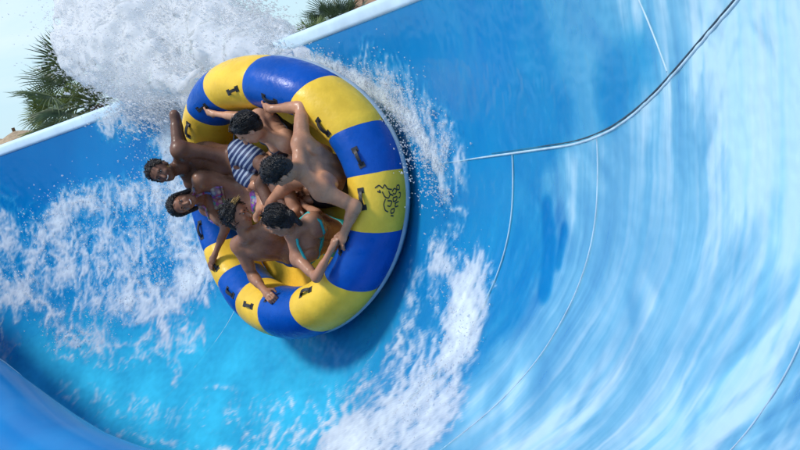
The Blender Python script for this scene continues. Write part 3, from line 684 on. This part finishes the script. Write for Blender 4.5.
    rt = dv * np.array([.074 * k + vol * .6, .094 * k + vol * .6, .086 * k + vol * .6]); ly, lz = rt[:, 1] - .016, rt[:, 2] + .032
    ok = (np.minimum(ly - (.046 + .55 * (lz - .055)), ly + .004) < 0) & (lz > -.055); dv = dv[ok]; rt = rt[ok]; HM = np.array(HA)
    root_w = ctr + hu * .032 - hf * .016 + rt @ HM; out_w = dv @ HM
    Ls = {'short': .026, 'curly': .042, 'wet': .07, 'long': .055, 'tied': .06}[hair]; frz = {'short': .8, 'curly': 1.0, 'wet': .06, 'long': .10, 'tied': .08}[hair]
    flow = -hf * .8 - hu * .6; flow = flow - (out_w @ flow)[:, None] * out_w + frz * rg.normal(size=out_w.shape) * .6 + out_w * (.30 if hair in ('curly', 'short') else .06); flow /= np.linalg.norm(flow, axis=1)[:, None]
    ln_ = Ls * rg.uniform(.6, 1.3, len(root_w)); tv = []; tf = []; an3 = np.array([0, 2.094, 4.189])
    for i_ in range(len(root_w)):
        pz = np.array([root_w[i_] - out_w[i_] * .004, root_w[i_] + flow[i_] * ln_[i_] * .5 + out_w[i_] * .004, root_w[i_] + flow[i_] * ln_[i_] - out_w[i_] * ln_[i_] * .18]); sd_ = np.cross(flow[i_], out_w[i_]); sd_ /= np.linalg.norm(sd_) + 1e-9; b_0 = len(tv)
        for q_, r_h in enumerate((.0042, .0036, .0008)):
            for a_3 in an3: tv.append(pz[q_] + r_h * (math.cos(a_3) * sd_ + math.sin(a_3) * out_w[i_]))
        tf += [(b_0 + 3 * q_ + j_, b_0 + 3 * q_ + (j_ + 1) % 3, b_0 + 3 * q_ + 3 + (j_ + 1) % 3, b_0 + 3 * q_ + 3 + j_) for q_ in range(2) for j_ in range(3)]
    Fh = np.concatenate([Fh, np.array(tf) + len(Vh)]); Vh = np.concatenate([Vh, np.array(tv)])
    link('hair', fast_mesh('hair', Vh, Fh), M_h, root)['kind'] = 'stuff'
    # clothing
    def trunks(c, c2=None, length=.55, stripes=None):
        w = SDF(lo, hi); w.ell(pel, (hS, np.cross(U, hS), U), (.150 * f + .012, .112 * f + .014, .125 * f + .012), .03); w.ell((che + pel) / 2 - U * .05, AX, (.135 * f, .100 * f, .13 * f), .03)
        for q in (1, 2):
            hip, kn = Jt[f'hip{q}'], Jt[f'kn{q}']; e = hip + (kn - hip) * length; w.cone(hip, e, .084 * f + .020, .075 * f + .022, .03)
        g_ = w.grid(); Gw = np.stack(np.meshgrid(*[q_[::2] for q_ in g_], indexing='ij'), -1)
        w.half(pel + U * (.15 if key == 'E' else .085), U)
        V_, F_ = w.skin(); V_ = V_ + (pnoise(V_ * 16) * .008)[:, None] * RN
        link('swim_shorts', fast_mesh('swim_shorts', V_, F_), cloth_mat(f'shorts_{key}', c, c2, 150., unit(stripes) if stripes is not None else None), root)
    def band(nm, p, n, width, mat, off=.006, fr=None):
        w = SDF(lo, hi); w.d = s.d - off; w.half(p + n * width / 2, n); w.half(p - n * width / 2, -n)
        # only the trunk, never the arms
        w2 = SDF(lo, hi); w2.ell(che + U * .0, AX, (.19 * f, .17, .3), 0); w2.cone(che, pel, .18, .19, .02); np.maximum(w.d, w2.d, out=w.d)
        if fr is not None: w.half(fr[0], fr[1])
        V_, F_ = w.skin()
        if len(F_): link(nm, fast_mesh(nm, V_, F_), mat, root)
    for it in wear:
        if it[0] == 'shorts': trunks(*it[1:])
        if it[0] == 'bikini':
            mt = cloth_mat(f'bikini_{key}', it[1], it[2], spots=it[3]) if it[3] else cloth_mat(f'bikini_{key}', it[1])
            band('bikini_band', che + U * .012, U, .034, mt, .008)
            band('bikini_top', che + U * .045, U, .11, mt, .008, (che + Fr * .055, -Fr))
            for q in (1, 2):
                sh = Jt[f'sh{q}']; sg = 1 if (sh - nek) @ S > 0 else -1
                P_ = [che + S * sg * .07 * f + U * .09 + Fr * .098 * f, che + S * sg * .062 + U * .15 + Fr * .075, nek + S * sg * .055 + U * .0 + Fr * .03, nek + S * sg * .04 - Fr * .055 + U * .01]
                if it[4]: P_ += [che + S * sg * .10 - Fr * .105 + U * .08, che + S * sg * .09 - Fr * .100 + U * .012]
                Pi = np.stack([np.interp(np.linspace(0, len(P_) - 1, 22), np.arange(len(P_)), np.array(P_)[:, i]) for i in range(3)], -1)
                for i_ in range(len(Pi)):                                        # lay the strap on the skin
                    ax_ = che + U * ((Pi[i_] - che) @ U); od = unit(Pi[i_] - ax_); Pi[i_] -= od * .03
                    for _ in range(40):
                        ix = np.clip(np.round((Pi[i_] - s.lo) / s.h).astype(int), 0, s.n - 1)
                        if s.d[tuple(ix)] > .003: break
                        Pi[i_] += od * .005
                mesh('bikini_strap', *tube_along(Pi, .011, 6), mt, root)
            band('bikini_bottom', pel - U * .03, U, .13, mt, .006)
        if it[0] == 'suit': band('swimsuit', (che + pel) / 2 + U * .03, U, .36, cloth_mat(f'suit_{key}', it[1]), .006)
    return root, dict(ctr=ctr, hu=hu, hf=hf, hr=hr, M_h=M_h, nek=nek, U=U, Fr=Fr, S=S, che=che, pel=pel, J=Jt, s=s)

SK = dict(A=(.17, .082, .050), B=(.29, .140, .082), C=(.37, .175, .098), D=(.42, .205, .118), E=(.50, .240, .135), F=(.55, .29, .175))
rider('A', 'person in blue and white striped swim shorts raising a bent arm, leftmost in raft', 'm', 1.06, SK['A'], (.012, .009, .008), img(-.93, .22, .28), img(.42, -.40, .82), 'short',
      wear=(('shorts', (.012, .03, .11), (.30, .37, .48), .58, img(.75, -.66, 0)),), grips=((2, (319, 118)),), smile=True)
rider('B', 'person in flowered bikini top leaning back and facing the viewer, arm down to a handle', 'f', 1.03, SK['B'], (.010, .008, .008), img(-.90, -.38, .22), img(.38, -.02, .92), 'long',
      wear=(('bikini', (.45, .40, .42), (.16, .05, .22), True, False),), grips=((1, (30, 120)),), smile=True)
rc, C_ = rider('C', 'bare-chested person in blue shorts with head turned right, hand on the lowest raft handle', 'm', 1.04, SK['C'], (.011, .009, .008), img(-.42, .86, .25), img(.88, .22, .42), 'curly',
               wear=(('shorts', (.015, .05, .20), None, .6),), grips=((2, (98, 132)),))
rider('D', 'person in turquoise bikini seen from behind, elbow bent over the lower raft tube', 'f', 1.0, SK['D'], (.011, .009, .009), img(-.70, .66, .28), img(-.55, -.62, -.56), 'tied',
      wear=(('bikini', (.02, .46, .44), None, False, True),), grips=((2, (160, 105)),))
rider('E', 'bare-backed person in black shorts, back to the viewer, arms spread to two handles', 'm', 1.14, SK['E'], (.014, .011, .010), img(-.93, -.10, .35), img(-.25, -.80, -.54), 'short',
      wear=(('shorts', (.008, .008, .010), None, .55),), grips=((2, (235, 115)), (1, (163, 95))))
rf, F_ = rider('F', 'person in dark swimsuit with bowed head, reaching left to a handle at raft top', 'f', 1.02, SK['F'], (.010, .009, .009), img(-.88, .30, .36), img(-.25, -.82, -.30), 'wet',
               wear=(('suit', (.010, .014, .035)),), grips=((1, (299, 122)),))
# blond tuft on the boy's fringe, plaits on the girl
mb = MB(); rnd = random.Random(3)
for i in range(46):
    b0 = C_['ctr'] + C_['hu'] * (.112 + rnd.uniform(-.012, .006)) + C_['hf'] * (.028 + rnd.uniform(-.03, .03)) + C_['hr'] * rnd.uniform(-.035, .035)
    dr = unit(C_['hu'] * .7 + C_['hf'] * rnd.uniform(.2, .9) + C_['hr'] * rnd.uniform(-.5, .5))
    mb.tube([b0, b0 + dr * .022, b0 + dr * .036 + C_['hf'] * .014], [.005, .0042, .0016], 5)
mb.build('hair_tuft', hair_mat('blond_hair', (.46, .30, .11)), rc)
for k_ in range(2):
    st = F_['ctr'] - F_['hf'] * .06 - F_['hu'] * .04 + F_['hr'] * (.03 - .06 * k_); en = far(289 - 6 * k_, 151 - 9 * k_, 10.05 + .1 * k_); q = np.linspace(0, 1, 40)
    Pp = st + (en - st) * q[:, None] + RN * (.09 * np.sin(np.pi * q) * (1 - .3 * q))[:, None]
    mesh('plait', *tube_along(Pp, .021 - .006 * q + .0045 * np.sin(q * 60), 8), F_['M_h'], rf)

# ------------------------------------------------------------------ palms and roofs beyond the rim
def leaf_mat(name, c):
    t = NT(name); v = t.n('ShaderNodeTexCoord').outputs['Object']; n1 = t.noise(v, 5., 4, .6)
    cc = t.mix(t.ramp(n1, .3, .7), tuple(x * .6 for x in c), tuple(x * 1.35 for x in c))
    p_ = t.pbsdf(Base_Color=cc, Roughness=.45); tr = t.n('ShaderNodeBsdfTranslucent', {'Color': cc})
    return t.done(t.n('ShaderNodeMixShader', {0: .25, 1: p_.outputs[0], 2: tr.outputs[0]}))
M_palm = leaf_mat('palm_green', (.11, .15, .06)); M_palm2 = leaf_mat('palm_dark', (.075, .115, .055)); M_palm3 = leaf_mat('palm_fresh', (.17, .22, .06)); M_dry = leaf_mat('palm_dry', (.24, .18, .09))
M_trunk = simple('palm_bark', (.13, .095, .065), .9, .3, 9., .6)

def fan_leaf(seed, blade=.8, pet=.75, seg=26, spread=205):
    """petiole along +x, folded fan blade with split drooping tips"""
    r = random.Random(seed); mb = MB()
    mb.tube([(0, 0, 0), (pet * .5, 0, .03), (pet, 0, 0)], [.03, .022, .016], 5)
    for i in range(seg):
        th = R_(-spread / 2 + spread * (i + .5) / seg); ln = blade * (1 - .25 * abs(i / (seg - 1) - .5)) * r.uniform(.86, 1.08); hw = R_(spread / seg / 2)
        cols = []
        for q, (u, wd) in enumerate(((.03, .5), (.32, .98), (.6, .8), (.85, .42), (1.0, .06))):
            droop = -.30 * max(0, u - .45) ** 1.7 * blade * r.uniform(.6, 1.7) - .10 * u * u * blade * abs(math.sin(th))
            rad = u * ln; w_ = min(u, .42) * ln * math.tan(hw) * 2 * wd if u > .42 else u * ln * math.tan(hw) * 2 * wd
            d_ = np.array([math.cos(th), math.sin(th), 0]); n_ = np.array([-math.sin(th), math.cos(th), 0]); c = np.array([pet, 0, 0]) + d_ * rad + np.array([0, 0, droop])
            cols.append([c - n_ * w_ / 2 + np.array([0, 0, -.25 * w_]), c + np.array([0, 0, .25 * w_]), c + n_ * w_ / 2 + np.array([0, 0, -.25 * w_])])
        mb.add(np.array(cols).reshape(-1, 3), grid_faces(5, 3))
    me = bpy.data.meshes.new('leaf'); me.from_pydata(mb.v, [], mb.f); me.update(); return me
LEAF = [fan_leaf(k) for k in range(5)]
def leafmesh(k, mat):
    nm = (k, mat.name)
    if nm not in _lm: m_ = LEAF[k].copy(); m_.materials.clear(); m_.materials.append(mat); _lm[nm] = m_
    return _lm[nm]
_lm = {}
def palm(loc, top, label, n, size, seed, mats, minel=-35, maxel=80):
    r = random.Random(seed); root = tag(empty('fan_palm', (loc[0], loc[1], 0)), label, 'palm tree', 'palms beyond the slide rim')
    h = top - .2; q = np.linspace(0, 1, 14); P = np.stack([.25 * np.sin(q * 2.2), .12 * q, q * h], -1) + np.array([loc[0], loc[1], 0])
    mesh('trunk', *tube_along(P, (.24 - .08 * q) * (1 + .06 * np.sin(q * 70)), 10), M_trunk, root); tip = P[-1] - np.array([loc[0], loc[1], 0])
    for i in range(n):
        el = R_(minel + (maxel - minel) * ((i + .5) / n) ** .9 + r.uniform(-8, 8)); az = i * 2.39996 + r.uniform(-.25, .25)
        mt = mats[0] if el > R_(5) else (mats[1] if r.random() < .6 else mats[2])
        if el < R_(-22) and r.random() < .6: mt = M_dry
        o = bpy.data.objects.new('leaf', leafmesh(r.randrange(5), mt)); col.objects.link(o); o.parent = root
        o.location = tuple(tip + np.array([math.cos(az), math.sin(az), 0]) * .1 + np.array([0, 0, .25 * math.sin(el)])); o.scale = (size * r.uniform(.9, 1.12),) * 3
        o.rotation_euler = (r.uniform(-.5, .5), -el, az)
    return root
a = far(84, 100, 30.); palm(a, a[2], 'large fan palm at left, half veiled by the white spray', 24, 1.2, 4, (M_palm, M_palm2, M_palm3))
a = far(62, 128, 33.); palm(a, a[2], 'lower fan palm peeping over the rim at far left', 22, .9, 9, (M_palm3, M_palm, M_palm2), -10)
a = far(338, 36, 40.); palm(a, a[2], 'dark fan palm behind the rim beside the brown roof', 24, .9, 12, (M_palm2, M_palm2, M_palm), -15)
a = far(312, 50, 36.); palm(a, a[2], 'small bright green palm at the right edge of the spray', 18, .62, 21, (M_palm3, M_palm3, M_palm), 0)

M_roof = simple('clay_roof', (.34, .20, .12), .8, .25, 1.5, .5); M_post = simple('timber', (.20, .12, .07), .8, .25, 6., .3); M_thatch = simple('thatch', (.42, .31, .19), .95, .25, 7., .8); M_wallb = simple('stucco', (.50, .36, .25), .9, .12, 1.2, .2); M_lav = simple('parasol_cloth', (.36, .42, .62), .7, .1, 2.)
# pavilion with tiled hip roof
c = far(386, 9, 58.); ztop = c[2] + .95; X_, Y_ = np.array([.93, .36, 0]), np.array([-.36, .93, 0]); pv = tag(empty('pavilion', (c[0], c[1], 0)), 'tan building with a brown hipped roof behind the rim at top', 'building')
def at_(x, y, z): return np.array([c[0], c[1], 0]) + X_ * x + Y_ * y + np.array([0, 0, z])
e_ = ztop - 1.25
mesh('roof', [at_(-2.3, -2.3, e_), at_(2.3, -2.3, e_), at_(2.3, 2.3, e_), at_(-2.3, 2.3, e_), at_(-.9, 0, ztop), at_(.9, 0, ztop), at_(-2.3, -2.3, e_ - .18), at_(2.3, -2.3, e_ - .18), at_(2.3, 2.3, e_ - .18), at_(-2.3, 2.3, e_ - .18)],
     [(0, 1, 5, 4), (1, 2, 5), (2, 3, 4, 5), (3, 0, 4), (0, 6, 7, 1), (1, 7, 8, 2), (2, 8, 9, 3), (3, 9, 6, 0), (9, 8, 7, 6)], M_roof, pv, False)
for x, y in ((-1.9, -1.9), (1.9, -1.9), (1.9, 1.9), (-1.9, 1.9), (0, -1.9)): MB().box(at_(x, y, (e_ - .2) / 2), (X_, Y_, (0, 0, 1)), (.12, .12, (e_ - .2) / 2)).build('post', M_post, pv, False)
MB().box(at_(0, .4, (e_ - .25) / 2), (X_, Y_, (0, 0, 1)), (1.7, 1.3, (e_ - .25) / 2)).build('wall', M_wallb, pv, False)
MB().tube([at_(-.95, 0, ztop + .02), at_(.95, 0, ztop + .02)], .07, 8).build('ridge_cap', M_roof, pv)
for sx, sy, ex in ((-2.3, -2.3, -.9), (2.3, -2.3, .9), (2.3, 2.3, .9), (-2.3, 2.3, -.9)): MB().tube([at_(sx, sy, e_ + .02), at_(ex, 0, ztop + .02)], .06, 8).build('hip_cap', M_roof, pv)
# thatched parasol and a cloth one
def parasol(px, py, d_, rad, hgt, mat, name, label, lobes):
    p = far(px, py, d_); root = tag(empty(name, (p[0], p[1], 0)), label, 'parasol'); th = np.linspace(0, 2 * np.pi, 48, endpoint=False); V = []
    for q in np.linspace(0, 1, 7):
        for k_, t_ in enumerate(th):
            rr_ = rad * q * (1 + (.03 * (k_ % 2) * q)); V.append((p[0] + rr_ * math.cos(t_), p[1] + rr_ * math.sin(t_), p[2] - hgt * q ** 1.25 - .05 * q * abs(math.sin(t_ * lobes / 2))))
    mesh('canopy', V, grid_faces(7, 48, True), mat, root)
    MB().tube([(p[0], p[1], 0), (p[0], p[1], p[2] + .12)], .06, 10).build('pole', M_post, root)
parasol(14, 131, 46., 1.6, .62, M_thatch, 'thatched_parasol', 'tan thatched parasol showing above the rim at far left', 24)
parasol(-12, 139, 47., 1.3, .55, M_thatch, 'thatched_parasol', 'partly cropped thatched parasol at the left frame edge', 24)
parasol(46, 128, 44., .75, .3, M_lav, 'cloth_parasol', 'small lavender cloth parasol between the palm and thatch', 8)

# ------------------------------------------------------------------ spray: loose drops
t = NT('spray_drops'); df = t.n('ShaderNodeBsdfDiffuse', {'Color': (.97, .98, .99, 1)}); tl = t.n('ShaderNodeBsdfTranslucent', {'Color': (.97, .98, .99, 1)})
mx = t.n('ShaderNodeMixShader', {0: .5, 1: df.outputs[0], 2: tl.outputs[0]}); gl = t.n('ShaderNodeBsdfGlossy', {'Roughness': .15}); b0 = t.n('ShaderNodeMixShader', {0: .04, 1: mx.outputs[0], 2: gl.outputs[0]}); M_drop = t.done(t.n('ShaderNodeMixShader', {0: .5, 1: b0.outputs[0], 2: t.n('ShaderNodeBsdfTransparent').outputs[0]}))
_T = np.array([(1, 1, 1), (-1, -1, 1), (-1, 1, -1), (1, -1, -1)], float) * .8; _TF = np.array([(0, 1, 3), (0, 2, 1), (0, 3, 2), (1, 2, 3)])
_O = np.array([(1, 0, 0), (-1, 0, 0), (0, 1, 0), (0, -1, 0), (0, 0, 1), (0, 0, -1)], float)
_OF = np.array([(0, 2, 4), (2, 1, 4), (1, 3, 4), (3, 0, 4), (2, 0, 5), (1, 2, 5), (3, 1, 5), (0, 3, 5)])
def drops(name, P, r, rng, stretch=None, label='', cat='spray'):
    n = len(P); big = r.mean() > .0062; O_, F0 = (_O, _OF) if big else (_T, _TF); S = O_[None] * (r[:, None, None] * rng.uniform(.7, 1.35, (n, 1, 3)))
    q = rng.normal(size=(n, 3, 3)); Q, _ = np.linalg.qr(q); V = np.einsum('nij,nkj->nki', Q, S)
    if stretch is not None: V = V + np.einsum('nki,i->nk', V, stretch[0])[..., None] * stretch[0] * stretch[1]
    V = (V + P[:, None]).reshape(-1, 3); Fc = (F0[None] + (np.arange(n) * len(O_))[:, None, None]).reshape(-1, 3)
    return tag(link(name, fast_mesh(name, V, Fc), M_drop), label, cat, kind='stuff')
rng = np.random.default_rng(11)
strokes = [  # from, to (seen point and distance), radius at both ends, number
    ((322, 66, 10.5), (250, 42, 11.3), .10, .32, 16000), ((255, 46, 11.3), (172, 12, 12.0), .32, .50, 27000), ((205, 88, 11.4), (150, 48, 12.0), .26, .52, 24000),
    ((172, 12, 12.0), (104, 4, 12.6), .48, .52, 12000), ((150, 58, 12.0), (98, 44, 12.6), .46, .46, 14000), ((172, 104, 11.7), (128, 92, 12.2), .20, .34, 9000),
    ((210, -22, 12.0), (150, -30, 12.4), .5, .6, 5000), ((290, 60, 10.9), (215, 62, 11.4), .10, .22, 14000), ((140, 70, 12.2), (80, 30, 12.8), .55, .6, 2600)]
Ps = []; 
for p0, p1, r0, r1, n in strokes:
    a = far(*p0); b = far(*p1); u = rng.random(n); rr = (r0 + (r1 - r0) * u) * .5
    Ps.append(a + (b - a) * u[:, None] + rng.normal(size=(n, 3)) * rr[:, None])
Ps = np.concatenate(Ps); den = fbm(Ps * 2.6, 4) + .5 * fbm(Ps * 9., 3); Ps = Ps[rng.random(len(Ps)) < sstep(-.55, .28, den)]
# nothing drifts below the rim inside the wall's thickness
# the torn sheet of white water the drops break away from
ms = SDF(far(190, 45, 11.8) - 2.3, far(190, 45, 11.8) + 2.3, .04)
for p0, p1, r0, r1, n in strokes:
    if n >= 11000 and r1 < .53: ms.cone(far(*p0), far(*p1), r0 * .85, r1 * .88, .15)
ms.cone(far(330, 68, 10.4), far(215, 54, 11.3), .10, .22, .10)
Gm = np.stack(np.meshgrid(*ms.grid(), indexing='ij'), -1); nearm = ms.d < .19
ms.d[nearm] += (.15 * fbm(Gm[nearm] * 2.6, 3) + .06 * fbm(Gm[nearm] * 12, 2)).astype(np.float32)
ix = np.clip(np.round((Ps - ms.lo) / ms.h).astype(int), 0, ms.n - 1); Ps = Ps[ms.d[ix[:, 0], ix[:, 1], ix[:, 2]] > -.01]
r = np.exp(rng.normal(math.log(.0040), .45, len(Ps))).clip(.002, .02); st_ = (unit(far(100, 0, 12) - far(320, 70, 10.5)), 2.0)
sm = r < .008
drops('spray_plume', Ps[sm], r[sm], rng, st_, 'burst of fine white water spray thrown up over the rim above the raft')
drops('spray_beads', Ps[~sm], r[~sm], rng, st_, 'larger water beads scattered through the white spray burst')
Vm, Fm = ms.skin(); t = NT('white_water'); v_ = t.n('ShaderNodeTexCoord').outputs['Object']; nb = t.bump(t.noise(v_, 30., 6, .75), .35, .02)
d1 = t.n('ShaderNodeBsdfDiffuse', {'Color': (.985, .99, .99, 1), 'Normal': nb}); d2 = t.n('ShaderNodeBsdfTranslucent', {'Color': (.985, .99, .99, 1), 'Normal': nb}); bd = t.n('ShaderNodeMixShader', {0: .48, 1: d1.outputs[0], 2: d2.outputs[0]})
fc = t.n('ShaderNodeLayerWeight', {'Blend': .5}).outputs[1]; holes = t.math('ADD', t.ramp(fc, .30, 1.0), t.ramp(t.noise(v_, 22., 4, .7), .62, .76, 0, .7))       # thin and torn towards its edges
t.done(t.n('ShaderNodeMixShader', {0: t.math('MINIMUM', holes, 1.0), 1: bd.outputs[0], 2: t.n('ShaderNodeBsdfTransparent').outputs[0]}))
tag(link('white_water', fast_mesh('white_water', Vm, Fm), t.m), 'thick sheet of white water at the heart of the spray burst', 'splash', kind='stuff')
# low spray that hops off the wall where the foam is thick
def wall_spray(name, label, lines, n, hmax, rmed):
    P_ = []
    for pts, w, k in lines:
        poly = on_wall(pts); seg = np.linalg.norm(np.diff(poly, axis=0), axis=1); m_ = int(n * k); ch = rng.choice(len(seg), m_, p=seg / seg.sum()); u = rng.random(m_)
        q = poly[ch] + (poly[ch + 1] - poly[ch]) * u[:, None] + rng.normal(size=(m_, 2)) * w * .6; P_.append(surf(q[:, 0] / SR, np.clip(q[:, 1], .02, 6), .015 + hmax * rng.random(m_) ** 2.5))
    P_ = np.concatenate(P_); d_ = fbm(P_ * 5, 3); P_ = P_[rng.random(len(P_)) < sstep(-.3, .35, d_)]
    drops(name, P_, np.exp(rng.normal(math.log(rmed), .4, len(P_))).clip(.002, .014), rng, None, label)
wall_spray('foam_spray', 'drops flying off the foam at left of the raft', [([(40, 232), (72, 202), (130, 192), (205, 200)], .22, 1.), ([(60, 250), (200, 240)], .5, 1.2), ([(15, 270), (75, 335), (115, 326)], .2, .6), ([(120, 300), (205, 262)], .3, .6), ([(205, 95), (178, 130), (160, 190), (182, 240)], .3, 1.0), ([(120, 112), (190, 104)], .2, .7)], 2300, .35, .0046)
wall_spray('wake_spray', 'lacy drops thrown along the upper right edge of the raft', [([(312, 60), (370, 84), (412, 118), (436, 160), (450, 200)], .14, 2.2), ([(372, 80), (430, 120), (455, 165)], .22, 1.2)], 2400, .22, .0042)
wall_spray('trail_spray', 'fine drops over the white wake below right of the raft', [([(440, 250), (475, 300), (478, 330), (440, 385), (380, 440)], .24, 1.)], 1400, .12, .0036)
